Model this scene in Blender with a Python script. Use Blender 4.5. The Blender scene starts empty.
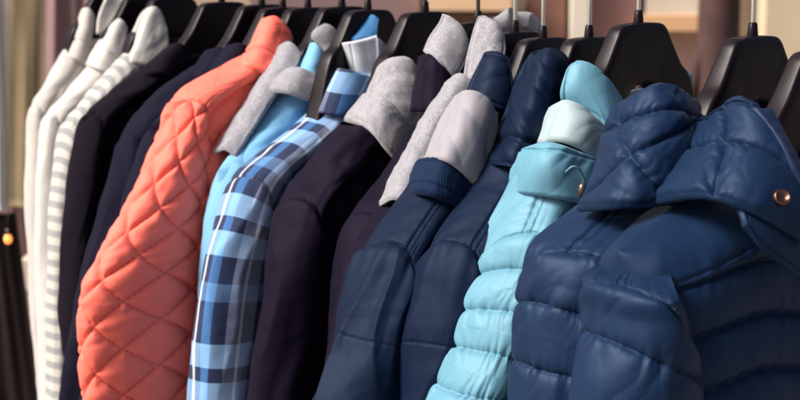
import bpy, math, random
import numpy as np
R = math.radians
scene = bpy.context.scene
C = scene.collection
random.seed(4); rng = np.random.default_rng(7)

# ------------------------------------------------------------------ camera
F, U0, V0 = 1600.0, 400.0, 200.0            # focal length in pixels of the 800x400 photograph
PITCH = math.atan(260 / F)
rgt = np.array([.5736, .8192, 0.])
fwd = np.array([-.8192 * math.cos(PITCH), .5736 * math.cos(PITCH), -math.sin(PITCH)])
upv = np.cross(rgt, fwd)
CAM = np.array([0.9226, -1.1267, 1.6010])
cam_data = bpy.data.cameras.new('camera')
cam_data.sensor_width = 36; cam_data.lens = 36 * F / 800
cam_data.clip_start = .05; cam_data.clip_end = 500
cam_data.dof.use_dof = True; cam_data.dof.focus_distance = 1.52; cam_data.dof.aperture_fstop = 9.0
cam = bpy.data.objects.new('camera', cam_data); C.objects.link(cam)
from mathutils import Matrix, Vector
cam.matrix_world = Matrix(((rgt[0], upv[0], -fwd[0], CAM[0]), (rgt[1], upv[1], -fwd[1], CAM[1]), (rgt[2], upv[2], -fwd[2], CAM[2]), (0, 0, 0, 1)))
scene.camera = cam

# ------------------------------------------------------------------ sky and sun
SUN_EL, SUN_AZ = 43.0, 252.0                # azimuth: direction the light comes from, degrees counter-clockwise from +X
w = bpy.data.worlds.new('World'); scene.world = w; w.use_nodes = True
nt = w.node_tree
sky = nt.nodes.new('ShaderNodeTexSky'); sky.sky_type = 'NISHITA'; sky.sun_disc = False
sky.sun_elevation = R(SUN_EL); sky.sun_rotation = R(90 - SUN_AZ); sky.air_density = .7; sky.dust_density = 6.0; sky.ozone_density = .3
nt.links.new(sky.outputs[0], nt.nodes['Background'].inputs[0]); nt.nodes['Background'].inputs[1].default_value = .066
sl = bpy.data.lights.new('sun', 'SUN'); sl.energy = 2.8; sl.angle = R(22); sl.color = (1, .95, .88)
so = bpy.data.objects.new('sun', sl); C.objects.link(so)
so.rotation_euler = Vector((math.cos(R(SUN_AZ)) * math.cos(R(SUN_EL)), math.sin(R(SUN_AZ)) * math.cos(R(SUN_EL)), math.sin(R(SUN_EL)))).to_track_quat('Z', 'Y').to_euler()
vs = scene.view_settings; vs.view_transform = 'Standard'; vs.look = 'None'; vs.exposure = 1.02; vs.gamma = 1
scene.render.engine = 'CYCLES'; scene.cycles.use_denoising = True
scene.cycles.max_bounces = 6

# ------------------------------------------------------------------ noise (numpy)
_perm = np.random.default_rng(3).permutation(256); _perm = np.concatenate([_perm, _perm, _perm])
_grad = np.random.default_rng(5).normal(size=(256, 3)); _grad /= np.linalg.norm(_grad, axis=1)[:, None]
def noise(x, y, z=0.0):
    x, y, z = np.broadcast_arrays(np.asarray(x, float), np.asarray(y, float), np.asarray(z, float))
    xi, yi, zi = np.floor(x).astype(int), np.floor(y).astype(int), np.floor(z).astype(int)
    fx, fy, fz = x - xi, y - yi, z - zi
    sm = lambda t: t * t * t * (t * (t * 6 - 15) + 10)
    a, b, c = sm(fx), sm(fy), sm(fz); out = 0
    for i in (0, 1):
        for j in (0, 1):
            for k in (0, 1):
                g = _grad[_perm[_perm[_perm[(xi + i) & 255] + ((yi + j) & 255)] + ((zi + k) & 255)]]
                d = g[..., 0] * (fx - i) + g[..., 1] * (fy - j) + g[..., 2] * (fz - k)
                out = out + d * (a if i else 1 - a) * (b if j else 1 - b) * (c if k else 1 - c)
    return out * 1.5
def fbm(x, y, z=0., o=3):
    s = 0; a = 1.
    for i in range(o):
        s = s + a * noise(x, y, z + 7.3 * i); x = x * 2.03; y = y * 2.03; a *= .5
    return s
def ridge(x, y, z=0.):                      # sharp-crested folds
    return 1 - 2 * np.abs(noise(x, y, z))
def crease(x, y, z=0., w=.10):             # thin valley lines
    return -np.exp(-(noise(x, y, z) / w) ** 2)
def sstep(a, b, t):
    t = np.clip((t - a) / (b - a), 0, 1); return t * t * (3 - 2 * t)

# ------------------------------------------------------------------ objects
def tag(o, label=None, cat=None, group=None, kind=None):
    if label: o['label'] = label
    if cat: o['category'] = cat
    if group: o['group'] = group
    if kind: o['kind'] = kind
    return o
def empty(name, loc, rz=0., **k):
    o = bpy.data.objects.new(name, None); C.objects.link(o); o.location = loc; o.rotation_euler = (0, 0, rz); o.empty_display_size = .05
    return tag(o, **k)
def mesh_obj(name, verts, faces, mat, parent=None, uv=None, smooth=True):
    verts = np.asarray(verts, np.float32).reshape(-1, 3)
    m = bpy.data.meshes.new(name)
    if isinstance(faces, np.ndarray):
        n = len(faces); m.vertices.add(len(verts)); m.vertices.foreach_set('co', verts.ravel())
        m.loops.add(n * 4); m.loops.foreach_set('vertex_index', faces.ravel().astype(np.int32))
        m.polygons.add(n); m.polygons.foreach_set('loop_start', np.arange(0, 4 * n, 4, dtype=np.int32))
        m.update(calc_edges=True); m.validate()
    else:
        m.from_pydata([tuple(map(float, v)) for v in verts], [], faces); m.update()
    if uv is not None and isinstance(faces, np.ndarray) and len(m.loops) == faces.size:
        l = m.uv_layers.new(name='UVMap'); l.data.foreach_set('uv', np.asarray(uv, np.float32).reshape(-1, 2)[faces.ravel()].ravel())
    if smooth: m.polygons.foreach_set('use_smooth', np.ones(len(m.polygons), bool))
    m.materials.append(mat)
    o = bpy.data.objects.new(name, m); C.objects.link(o); o.parent = parent
    return o
def gfaces(nr, nc, closed=False):
    r, c = np.meshgrid(np.arange(nr - 1), np.arange(nc if closed else nc - 1), indexing='ij')
    c1 = (c + 1) % nc
    return np.stack([r * nc + c, r * nc + c1, (r + 1) * nc + c1, (r + 1) * nc + c], -1).reshape(-1, 4)
def gnormals(P, closed=False):
    if closed:
        du = np.roll(P, -1, 1) - np.roll(P, 1, 1)
    else:
        du = np.gradient(P, axis=1)
    dv = np.gradient(P, axis=0)
    n = np.cross(du, dv); n /= np.linalg.norm(n, axis=-1, keepdims=True) + 1e-9
    return n
def catmull(P, n):                          # along axis 0
    P = np.asarray(P, float); k = len(P)
    t = np.linspace(0, k - 1, n); i = np.clip(np.floor(t).astype(int), 0, k - 2); f = (t - i)
    f = f.reshape((-1,) + (1,) * (P.ndim - 1))
    p0 = np.where((i == 0).reshape(f.shape), 2 * P[0] - P[1], P[np.maximum(i - 1, 0)]); p1 = P[i]; p2 = P[i + 1]
    p3 = np.where((i + 2 > k - 1).reshape(f.shape), 2 * P[-1] - P[-2], P[np.minimum(i + 2, k - 1)])
    return .5 * (2 * p1 + (p2 - p0) * f + (2 * p0 - 5 * p1 + 4 * p2 - p3) * f ** 2 + (3 * p1 - p0 - 3 * p2 + p3) * f ** 3)
def box_mesh(x0, x1, y0, y1, z0, z1):
    v = [(x, y, z) for z in (z0, z1) for y in (y0, y1) for x in (x0, x1)]
    return v, [(0, 2, 3, 1), (4, 5, 7, 6), (0, 1, 5, 4), (2, 6, 7, 3), (0, 4, 6, 2), (1, 3, 7, 5)]
def tube(name, pts, rad, mat, parent=None, nc=12, n=None, cap=True):
    pts = np.asarray(pts, float)
    if n: pts = catmull(pts, n)
    rad = np.broadcast_to(np.asarray(rad, float), (len(pts),)) if np.ndim(rad) < 1 or len(rad) == len(pts) else catmull(np.asarray(rad, float)[:, None], len(pts))[:, 0]
    t = np.gradient(pts, axis=0); t /= np.linalg.norm(t, axis=1)[:, None] + 1e-9
    ref = np.array([0, 0, 1.]) if abs(t[0][2]) < .9 else np.array([1., 0, 0])
    a = np.cross(t, ref); bad = np.linalg.norm(a, axis=1) < .05
    a[bad] = np.cross(t[bad], np.array([0, 1., 0.])); a /= np.linalg.norm(a, axis=1)[:, None]
    for i in range(1, len(a)):              # parallel transport
        v = a[i - 1] - t[i] * (a[i - 1] @ t[i]); a[i] = v / (np.linalg.norm(v) + 1e-9)
    b = np.cross(t, a); th = np.linspace(0, 2 * np.pi, nc, endpoint=False)
    P = pts[:, None] + rad[:, None, None] * (a[:, None] * np.cos(th)[None, :, None] + b[:, None] * np.sin(th)[None, :, None])
    V = P.reshape(-1, 3); Fc = gfaces(len(pts), nc, True).tolist()
    if cap:
        Fc += [list(range(nc))[::-1], [(len(pts) - 1) * nc + i for i in range(nc)]]
    return mesh_obj(name, V, Fc, mat, parent)

# ------------------------------------------------------------------ materials
def mat_base(name, col, rough=.6, metal=0., spec=.4):
    m = bpy.data.materials.new(name); m.use_nodes = True
    b = m.node_tree.nodes['Principled BSDF']
    b.inputs['Base Color'].default_value = (*col, 1); b.inputs['Roughness'].default_value = rough
    b.inputs['Metallic'].default_value = metal; b.inputs['Specular IOR Level'].default_value = spec
    return m, b
def N(m, t, **k):
    n = m.node_tree.nodes.new(t)
    for a, v in k.items(): setattr(n, a, v)
    return n
def L(m, a, b): m.node_tree.links.new(a, b)
def math_node(m, op, a, b=None):
    n = N(m, 'ShaderNodeMath', operation=op)
    for i, v in enumerate((a, b)):
        if v is None: continue
        if hasattr(v, 'is_linked'): L(m, v, n.inputs[i])
        else: n.inputs[i].default_value = v
    return n.outputs[0]
def mixc(m, f, a, b, mode='MIX'):
    n = N(m, 'ShaderNodeMix', data_type='RGBA', blend_type=mode)
    for s, v in ((n.inputs[0], f), (n.inputs[6], a), (n.inputs[7], b)):
        if hasattr(v, 'is_linked'): L(m, v, s)
        elif isinstance(v, (int, float)): s.default_value = v
        else: s.default_value = (*v, 1)
    return n.outputs[2]
def noise_fac(m, scale, coord='Object', detail=3, rough=.55, sx=None):
    tc = N(m, 'ShaderNodeTexCoord'); n = N(m, 'ShaderNodeTexNoise'); n.inputs['Scale'].default_value = scale
    n.inputs['Detail'].default_value = detail; n.inputs['Roughness'].default_value = rough
    if sx:
        mp = N(m, 'ShaderNodeMapping'); mp.inputs['Scale'].default_value = sx; L(m, tc.outputs[coord], mp.inputs[0]); L(m, mp.outputs[0], n.inputs['Vector'])
    else: L(m, tc.outputs[coord], n.inputs['Vector'])
    return n.outputs['Fac']
def weave(m, b, per=.0009, strength=.12, dist=.0004, nscale=60, nstr=.0, crk=0.):
    """woven thread relief from the cloth's own UV (metres) plus a little crumple"""
    tc = N(m, 'ShaderNodeTexCoord'); sp = N(m, 'ShaderNodeSeparateXYZ'); L(m, tc.outputs['UV'], sp.inputs[0])
    s1 = math_node(m, 'SINE', math_node(m, 'MULTIPLY', sp.outputs[0], 2 * math.pi / per))
    s2 = math_node(m, 'SINE', math_node(m, 'MULTIPLY', sp.outputs[1], 2 * math.pi / per))
    h = math_node(m, 'MULTIPLY', math_node(m, 'ADD', s1, s2), .25)
    nz = noise_fac(m, nscale, detail=5)
    h = math_node(m, 'ADD', h, math_node(m, 'MULTIPLY', nz, nstr))
    bp = N(m, 'ShaderNodeBump'); bp.inputs['Strength'].default_value = strength; bp.inputs['Distance'].default_value = dist
    L(m, h, bp.inputs['Height']); L(m, bp.outputs[0], b.inputs['Normal'])
    if crk:                                 # thin nylon: fine crumple lines
        tc2 = N(m, 'ShaderNodeTexCoord'); n2 = N(m, 'ShaderNodeTexNoise'); n2.inputs['Scale'].default_value = 62; n2.inputs['Detail'].default_value = 4
        n2.inputs['Roughness'].default_value = .6; n2.inputs['Distortion'].default_value = .7; L(m, tc2.outputs['Object'], n2.inputs['Vector'])
        ab = math_node(m, 'ABSOLUTE', math_node(m, 'SUBTRACT', n2.outputs['Fac'], .5))
        b2 = N(m, 'ShaderNodeBump'); b2.inputs['Strength'].default_value = crk; b2.inputs['Distance'].default_value = .006
        L(m, ab, b2.inputs['Height']); L(m, bp.outputs[0], b2.inputs['Normal']); L(m, b2.outputs[0], b.inputs['Normal'])
def fabric(name, col, rough=.65, sheen=.2, sheen_tint=None, spec=.3, per=.0012, bump=.25, dist=.0004, var=.12, nstr=3., coat=0., crk=0.):
    m, b = mat_base(name, col, rough, 0, spec)
    n = noise_fac(m, 14, detail=5)
    dark = tuple(c * (1 - var * 1.6) for c in col); lite = tuple(min(1, c * (1 + var)) for c in col)
    L(m, mixc(m, n, dark, lite), b.inputs['Base Color'])
    b.inputs['Sheen Weight'].default_value = sheen; b.inputs['Sheen Roughness'].default_value = .4
    b.inputs['Sheen Tint'].default_value = (*(sheen_tint or tuple(min(1, c * 2 + .1) for c in col)), 1)
    b.inputs['Specular Tint'].default_value = (*(sheen_tint or (1, 1, 1)), 1)
    b.inputs['Coat Weight'].default_value = coat; b.inputs['Coat Roughness'].default_value = .35
    weave(m, b, per, bump, dist, nstr=nstr, crk=crk)
    return m
def quilt_thread(m, sp, ang, col):
    """single stitches of thread along the quilting lines of the cloth"""
    b = m.node_tree.nodes['Principled BSDF']; old = b.inputs['Base Color'].links[0].from_socket
    u, v = uvxy(m); ca, sa = math.cos(R(ang)), math.sin(R(ang)); sel = None
    for sg in (1, -1):
        t = math_node(m, 'ADD', math_node(m, 'MULTIPLY', u, sg * ca / sp), math_node(m, 'MULTIPLY', v, sa / sp))
        o = math_node(m, 'SUBTRACT', math_node(m, 'MULTIPLY', v, ca), math_node(m, 'MULTIPLY', u, sg * sa))
        f = math_node(m, 'FRACT', math_node(m, 'ADD', t, 50.5)); line = math_node(m, 'LESS_THAN', math_node(m, 'ABSOLUTE', math_node(m, 'SUBTRACT', f, .5)), .0013 / sp)
        dash = math_node(m, 'LESS_THAN', math_node(m, 'FRACT', math_node(m, 'ADD', math_node(m, 'DIVIDE', o, .0058), 500)), .6)
        k = math_node(m, 'MULTIPLY', line, dash); sel = k if sel is None else math_node(m, 'MAXIMUM', sel, k)
    L(m, mixc(m, math_node(m, 'MULTIPLY', sel, .5), old, col), b.inputs['Base Color'])
def marl(name, a, c, rough=.95):
    m, b = mat_base(name, a, rough, 0, .1)
    n1 = noise_fac(m, 1, 'UV', 2, .6, (900, 260, 1)); n2 = noise_fac(m, 1, 'UV', 3, .6, (160, 60, 1))
    f = math_node(m, 'MULTIPLY', math_node(m, 'SUBTRACT', math_node(m, 'ADD', n1, math_node(m, 'MULTIPLY', n2, .6)), .5), 1.8)
    f = N(m, 'ShaderNodeClamp').outputs[0] if False else f
    L(m, mixc(m, f, a, c), b.inputs['Base Color'])
    b.inputs['Sheen Weight'].default_value = .35; b.inputs['Sheen Roughness'].default_value = .5
    weave(m, b, .0016, .5, .0008, nstr=2)
    return m
def ramp_const(m, fac, stops):
    r = N(m, 'ShaderNodeValToRGB'); r.color_ramp.interpolation = 'CONSTANT'; e = r.color_ramp.elements
    while len(e) > 1: e.remove(e[-1])
    e[0].position = stops[0][0]; e[0].color = (*stops[0][1], 1)
    for p, c in stops[1:]:
        k = e.new(p); k.color = (*c, 1)
    L(m, fac, r.inputs[0]); return r.outputs[0]
def uvxy(m):
    tc = N(m, 'ShaderNodeTexCoord'); sp = N(m, 'ShaderNodeSeparateXYZ'); L(m, tc.outputs['UV'], sp.inputs[0]); return sp.outputs[0], sp.outputs[1]
def plaid(name, per, stu, stv, offu=0., offv=0., wu=.5):
    m, b = mat_base(name, (.3, .4, .6), .75, 0, .2)
    u, v = uvxy(m)
    fu = math_node(m, 'FRACT', math_node(m, 'ADD', math_node(m, 'DIVIDE', u, per), offu + 50))
    fv = math_node(m, 'FRACT', math_node(m, 'ADD', math_node(m, 'DIVIDE', v, per * 1.15), offv + 50))
    c = mixc(m, wu, ramp_const(m, fu, stu), ramp_const(m, fv, stv))
    n = noise_fac(m, 30, detail=4); c = mixc(m, .25, c, mixc(m, n, (.0, .0, .0), (.8, .8, .8)), 'SOFT_LIGHT')
    L(m, c, b.inputs['Base Color']); b.inputs['Sheen Weight'].default_value = .15
    weave(m, b, .0013, .25, .0004, nstr=3)
    return m
def stripes(name, per, a, c, duty=.5, axis=1):
    m, b = mat_base(name, a, .85, 0, .15)
    u, v = uvxy(m)
    f = math_node(m, 'FRACT', math_node(m, 'ADD', math_node(m, 'DIVIDE', v if axis else u, per), 50))
    L(m, ramp_const(m, f, [(0, a), (duty, c)]), b.inputs['Base Color'])
    weave(m, b, .0014, .3, .0005, nstr=2)
    return m

NAVY = (.020, .050, .115)
M = {}
M['puffer'] = fabric('navy_nylon', (.0052, .0165, .048), .5, .04, (.5, .68, .98), .24, .0007, .18, .0003, .10, 5, crk=.05)
M['puffer_dark'] = fabric('navy_nylon_tape', (.007, .020, .06), .5, .05, None, .25, .0012, .3, .0004, .1, 2)
M['aqua'] = fabric('aqua_nylon', (.112, .270, .365), .45, .05, (.7, .95, 1), .3, .0007, .18, .0003, .08, 5, crk=.05)
M['aqua_lining'] = fabric('pale_lining', (.29, .37, .40), .6, .05, (1, 1, 1), .35, .0009, .25, .0003, .05, 4)
M['softshell'] = fabric('navy_softshell', (.0034, .0085, .0255), .55, .02, (.5, .65, .95), .14, .0010, .25, .0003, .10, 4, crk=.05)
M['softshell_band'] = fabric('navy_softshell_band', (.0055, .0145, .040), .7, .05, (.3, .4, .7), .2, .0022, .6, .0006, .1, 3)
M['lilac'] = fabric('pale_lilac_lining', (.27, .26, .29), .65, .05, (1, .95, 1), .35, .0009, .25, .0003, .06, 4)
M['eggplant'] = fabric('eggplant_softshell', (.0058, .0042, .0105), .6, .02, (.5, .4, .7), .1, .0010, .25, .0003, .10, 3)
M['marl'] = marl('grey_marl_jersey', (.15, .15, .17), (.40, .39, .42))
M['marl_dark'] = marl('dark_grey_marl_jersey', (.15, .15, .175), (.36, .355, .39))
M['coral'] = fabric('coral_nylon', (1.0, .178, .130), .55, .02, (1, .6, .5), .2, .0008, .2, .0003, .06, 5, crk=.08)
quilt_thread(M['coral'], .041, 45., (.66, .075, .055))
M['coral_tape'] = fabric('coral_lining', (.50, .16, .15), .6, .2, None, .3, .0010, .3, .0004, .06, 3)
M['skyblue'] = fabric('sky_blue_cotton', (.17, .39, .60), .75, .25, (.8, .9, 1), .2, .0012, .3, .0004, .06, 3)
M['black'] = fabric('black_wool', (.0075, .0055, .0095), .9, .0, (.3, .25, .4), .15, .0015, .4, .0005, .1, 3)
M['inknavy'] = fabric('ink_navy_wool', (.0075, .0070, .016), .9, .0, (.3, .3, .5), .2, .0015, .4, .0005, .1, 3)
M['white'] = fabric('white_cotton', (.47, .44, .415), .85, .3, (1, 1, 1), .15, .0014, .35, .0005, .03, 3)
M['white_b'] = fabric('bright_white_cotton', (.51, .485, .465), .85, .05, (1, 1, 1), .15, .0014, .35, .0005, .03, 3)
M['striped'] = stripes('grey_white_stripe', .022, (.50, .475, .44), (.29, .29, .295), .52, 1)
M['striped_collar'] = stripes('grey_white_stripe_collar', .020, (.50, .475, .44), (.29, .29, .295), .55, 0)
nv, wh, gr, mb = (.012, .020, .062), (.85, .88, .95), (.25, .29, .42), (.06, .22, .54)
dk, lt, md = (.016, .028, .085), (.34, .58, .92), (.12, .24, .44)
stu = [(0, nv), (.12, gr), (.22, wh), (.25, gr), (.34, nv), (.44, mb), (.57, wh), (.59, mb), (.72, nv), (.84, wh), (.87, nv), (.92, mb)]
stv = [(0, dk), (.20, lt), (.36, dk), (.46, lt), (.62, dk), (.80, md), (.92, dk)]
M['plaid'] = plaid('blue_plaid', .155, stu, stv, .30, .05, .48)
M['plaid_white'] = fabric('pale_check', (.62, .65, .72), .75, .1, None, .2, .0012, .3, .0004, .06, 3)
M['plaid_lilac'] = fabric('lilac_check', (.33, .33, .42), .75, .1, None, .2, .0012, .3, .0004, .06, 3)
M['plaid_navy'] = fabric('navy_check', (.016, .026, .065), .75, .1, None, .2, .0012, .3, .0004, .06, 3)
M['plaid_blue'] = fabric('blue_cotton', (.04, .15, .33), .75, .2, None, .2, .0012, .3, .0004, .06, 3)
M['hanger'], _b = mat_base('black_moulded_plastic', (.0075, .0040, .0060), .35, 0, .18)
_n = noise_fac(M['hanger'], 900, detail=2); _bp = N(M['hanger'], 'ShaderNodeBump'); _bp.inputs['Strength'].default_value = .18; _bp.inputs['Distance'].default_value = .0004
L(M['hanger'], _n, _bp.inputs['Height']); L(M['hanger'], _bp.outputs[0], _b.inputs['Normal'])
L(M['hanger'], math_node(M['hanger'], 'ADD', math_node(M['hanger'], 'MULTIPLY', noise_fac(M['hanger'], 40, detail=4), .2), .24), _b.inputs['Roughness'])
M['chrome'], _ = mat_base('bright_steel', (.80, .77, .74), .32, 1.)
M['darksteel'], _ = mat_base('dark_steel', (.10, .085, .085), .35, .8)
M['copper'], _ = mat_base('copper_snap', (.16, .085, .065), .3, 1.)
M['thread'], _ = mat_base('navy_thread', (.03, .06, .13), .6)
M['zip'], _ = mat_base('zip_teeth', (.03, .035, .05), .4, .3)
M['cord'], _ = mat_base('elastic_cord', (.10, .20, .26), .7)

# ------------------------------------------------------------------ garment frames
ZH = 1.505
def ray(u, v): return fwd + rgt * (u - U0) / F - upv * (v - V0) / F
class Frame:
    """a hanging garment's own axes: X front, Y across the shoulders, Z up, origin at the neck of its hanger"""
    def __init__(s, x, yaw=0., z=ZH):
        s.O = np.array([x, 0., z]); a = R(yaw); s.yaw = a
        s.X = np.array([math.cos(a), math.sin(a), 0]); s.Y = np.array([-math.sin(a), math.cos(a), 0]); s.Z = np.array([0, 0, 1.])
        s.B = np.stack([s.X, s.Y, s.Z])
    def P(s, u, v, dn=0.):                 # point of the garment seen at photograph position u,v, dn in front of its middle plane
        d = ray(u, v); t = ((s.O - CAM) @ s.X + dn) / (d @ s.X)
        return s.B @ (CAM + t * d - s.O)
    def depth(s, p): return float((s.O + s.B.T @ p - CAM) @ fwd)

def seam_groove(d, w=.0016, depth=.0018): return -depth * np.exp(-(d / w) ** 2)
def pucker(along, d, seed, amp=.0012, fr=150., reach=.012):
    return amp * noise(along * fr, d * 30, seed) * np.exp(-np.abs(d) / reach)

def sleeve(g, f, rows, mat, seam_v, b=.04, dn=0., length=.60, disp=None, yoke_disp=None, nth=110, nar=170, k1=.0, k2=.018, th0=-1.45, power=2.2, cap=.002, cuff=.62, b_yoke=None, yoke_mat=None, stitch=None, dn_yoke=None):
    """shoulder and hanging sleeve as one loft through rows (v, left u, right u) of its outline, cut in two at the armhole seam;
    seam_v: height of the top of the armhole seam"""
    ly, lx = abs(f.Y @ rgt), abs(f.X @ rgt); b_yoke = b_yoke or b
    cs, aa = [], []
    for v, ul, ur in rows:
        c = f.P((ul + ur) / 2, v, dn if dn_yoke is None else dn_yoke + (dn - dn_yoke) * float(sstep(seam_v - 40, seam_v + 12, v))); wpx = (ur - ul) / 2 * f.depth(c) / F
        bq = b_yoke if v < seam_v else b
        a = math.sqrt(max(wpx ** 2 - (lx * bq) ** 2, (wpx * .55) ** 2)) / ly
        cs.append(c); aa.append(a)
    cs, aa = np.array(cs), np.array(aa); k = len(cs); nb = 90
    vv = np.interp(np.linspace(0, k - 1, nb), np.arange(k), [r[0] for r in rows])
    body_c = catmull(cs, nb); body_a = catmull(aa[:, None], nb)[:, 0]
    zend = body_c[np.argmin(np.abs(vv - seam_v))][2] - length       # continues to the cuff, below the picture
    c_l, a_l = body_c[-1], body_a[-1]; slope = body_c[-1] - body_c[-8]; slope = slope / abs(min(slope[2], -1e-4))
    tt = np.linspace(0, 1, 26)[1:]
    dz = (c_l[2] - zend) * tt
    ext = np.column_stack([np.full(25, c_l[0]), c_l[1] + slope[1] * np.minimum(dz, .08) * .7, c_l[2] - dz]); ext_a = a_l * (1 - (1 - cuff) * tt ** 1.2)
    if zend > c_l[2] - .02: ext = ext[:0]; ext_a = ext_a[:0]
    cen = np.concatenate([body_c, ext]); A = np.concatenate([body_a, ext_a])
    bb = np.concatenate([b_yoke + (b - b_yoke) * sstep(seam_v - 25, seam_v + 15, vv), b * (1 - .2 * tt)[:len(ext)]])
    arc = np.concatenate([[0], np.cumsum(np.linalg.norm(np.diff(cen, axis=0), axis=1))])
    a_seam = float(np.interp(seam_v, vv, arc[:nb]))
    q = np.linspace(0, 1, nar); tot = arc[-1]; vis = min(arc[nb - 1] + .02, tot * .95)
    at = np.where(q < .86, q / .86 * vis, vis + (q - .86) / .14 * (tot - vis))
    ip = lambda y: np.interp(at, arc, y)
    cen = np.stack([ip(cen[:, i]) for i in range(3)], 1); A = ip(A); bb = ip(bb)
    th = np.linspace(-np.pi, np.pi, nth, endpoint=False)
    se = lambda t: np.sign(t) * np.abs(t) ** (2 / power)
    X = bb[:, None] * se(np.cos(th))[None]; Y = A[:, None] * se(np.sin(th))[None]
    # sections lean with the run of the shoulder so the top stays full
    tan = np.gradient(cen, axis=0); tan /= np.linalg.norm(tan, axis=1)[:, None] + 1e-9
    P = np.stack([cen[:, 0:1] + X, cen[:, 1:2] + Y, np.broadcast_to(cen[:, 2:3], X.shape)], -1)
    rm = float(np.mean([aa.mean(), b])); Cc = np.broadcast_to(th[None] * rm * 1.05, X.shape); AR = np.broadcast_to(at[:, None] - a_seam, X.shape)
    TH = np.broadcast_to(th[None], X.shape); dth = TH - th0; dth = (dth + np.pi) % (2 * np.pi) - np.pi
    SM = k1 * dth + k2 * dth ** 2            # armhole seam, an arch
    rel = AR - SM
    n = gnormals(P, True)
    if np.mean(n[nar // 2, :, 0] * np.cos(th)) < 0: n = -n
    wd = np.sqrt((bb[:, None] * np.cos(TH)) ** 2 + (A[:, None] * np.sin(TH)) ** 2)
    relq = AR - SM * np.exp(-np.clip(AR, 0, 1) / .07)
    h_s = disp(Cc, relq, TH) if disp is not None else 0 * rel
    h_y = yoke_disp(Cc, rel, TH) if yoke_disp is not None else .004 * fbm(Cc * 18, AR * 14, 3.3, 3)
    m_ = sstep(-.002, .004, rel)
    h = h_s * m_ + h_y * (1 - m_) + seam_groove(rel, .0016, .0024) + cap * sstep(0, .012, rel) * np.exp(-np.clip(rel, 0, 1) / .05)
    P = P + n * h[..., None]
    UV = np.stack([Cc, relq], -1).reshape(-1, 2); Fa = gfaces(nar, nth, True)
    fr = rel.reshape(-1)[Fa].mean(1)
    outs = []
    for nm, sel, mt in (('shoulder', fr < 0, yoke_mat or mat), ('sleeve', fr >= 0, mat)):
        fs = Fa[sel]
        if len(fs) == 0: continue
        ids, inv = np.unique(fs, return_inverse=True)
        o = mesh_obj(nm, P.reshape(-1, 3)[ids], inv.reshape(-1, 4), mt, g, UV[ids])
        o2 = bpy.data.objects.new(nm, o.data); C.objects.link(o2); o2.parent = g; o2.scale = (1, -1, 1)
        outs.append(o)
    if stitch:                               # topstitching beside the armhole seam
        cv, nn = [], []
        for j in range(nth):
            if abs(dth[0, j]) > 1.9: continue
            i = np.argmin(np.abs(rel[:, j] - stitch)); cv.append(P[i, j]); nn.append(n[i, j])
        stitches(g, 'stitching', np.array(cv), np.array(nn), M['thread'])
    return outs, P, n

def torso(g, name, f, neck, tip, mat, T0=.04, h=.04, Tlow=.05, hem=.66, disp=None, nc=150, nr=120, over=.015, neck_r=.042, dn=0., yn=None, bulge=.0):
    """shell of the body: shoulder ridge from the neck to the shoulder tip, falling to the hem"""
    pn, pt = f.P(*neck, dn), f.P(*tip, dn)
    yN, zN, yT, zT = max(.035, -pn[1]), pn[2], -pt[1], pt[2]
    if yN > .085 and not yn: yn = .08
    if yn: zN = zN + .05 * (zT - zN) * (yn - yN) / (yT - yN); yN = yn
    Ly = yT + over
    s = np.sin(np.linspace(-1, 1, nc) * np.pi / 2 * .999); s = .35 * s + .65 * np.linspace(-1, 1, nc)
    q = np.linspace(0, 1, nr); d = np.where(q < .75, (q / .75) ** 1.5 * .30, .30 + (q - .75) / .25 * (hem - .30))
    y = s * Ly
    ay = np.abs(y); e = np.clip((ay - yN) / (yT - yN), 0, 1.3)
    zt = zN + (zT - zN) * (e * .85 + .15 * e ** 2)
    edge = np.clip(1 - np.abs(s) ** 8, 0, 1) ** .5
    nh = np.sqrt(np.clip(1 - (ay / (yN * 1.02)) ** 2, 0, 1))
    CUR['r'] = (yN, zN, yT, zT)
    halves = []
    for sg in (1, -1):
        D = d[:, None]; YY = np.broadcast_to(y[None], (nr, nc))
        T = (T0 * np.sqrt(np.clip(1 - (1 - np.clip(D / h, 0, 1)) ** 2, 0, 1)) + (Tlow - T0) * sstep(0, .25, D)) * edge[None] + bulge * edge[None] * sstep(.05, .2, D)
        T = np.maximum(T, neck_r * nh[None] * edge[None])
        dip = (-.035 if sg > 0 else -.004) * nh[None] * np.clip(1 - D / .12, 0, 1)
        P = np.stack([pn[0] * 0 + dn + sg * T, YY, zt[None] - D + dip], -1)
        n = gnormals(P)
        flip = np.sign(np.mean(n[nr // 2, :, 0])) * sg
        n = n * flip
        if disp is not None:
            P = P + n * (disp(YY, np.broadcast_to(D, YY.shape), sg) * sstep(0, .006, D) * edge[None])[..., None]
        halves.append((P, n, np.stack([YY, np.broadcast_to(D, YY.shape)], -1)))
    Pf, Pb = halves[0][0], halves[1][0][:, ::-1]
    P = np.concatenate([Pf, Pb], 1); UV = np.concatenate([halves[0][2], halves[1][2][:, ::-1]], 1)
    o = mesh_obj(name, P, gfaces(nr, 2 * nc, True), mat, g, UV)
    f.ridge = (yN, zN, yT, zT)
    return o, halves[0][0], halves[0][1]

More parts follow.
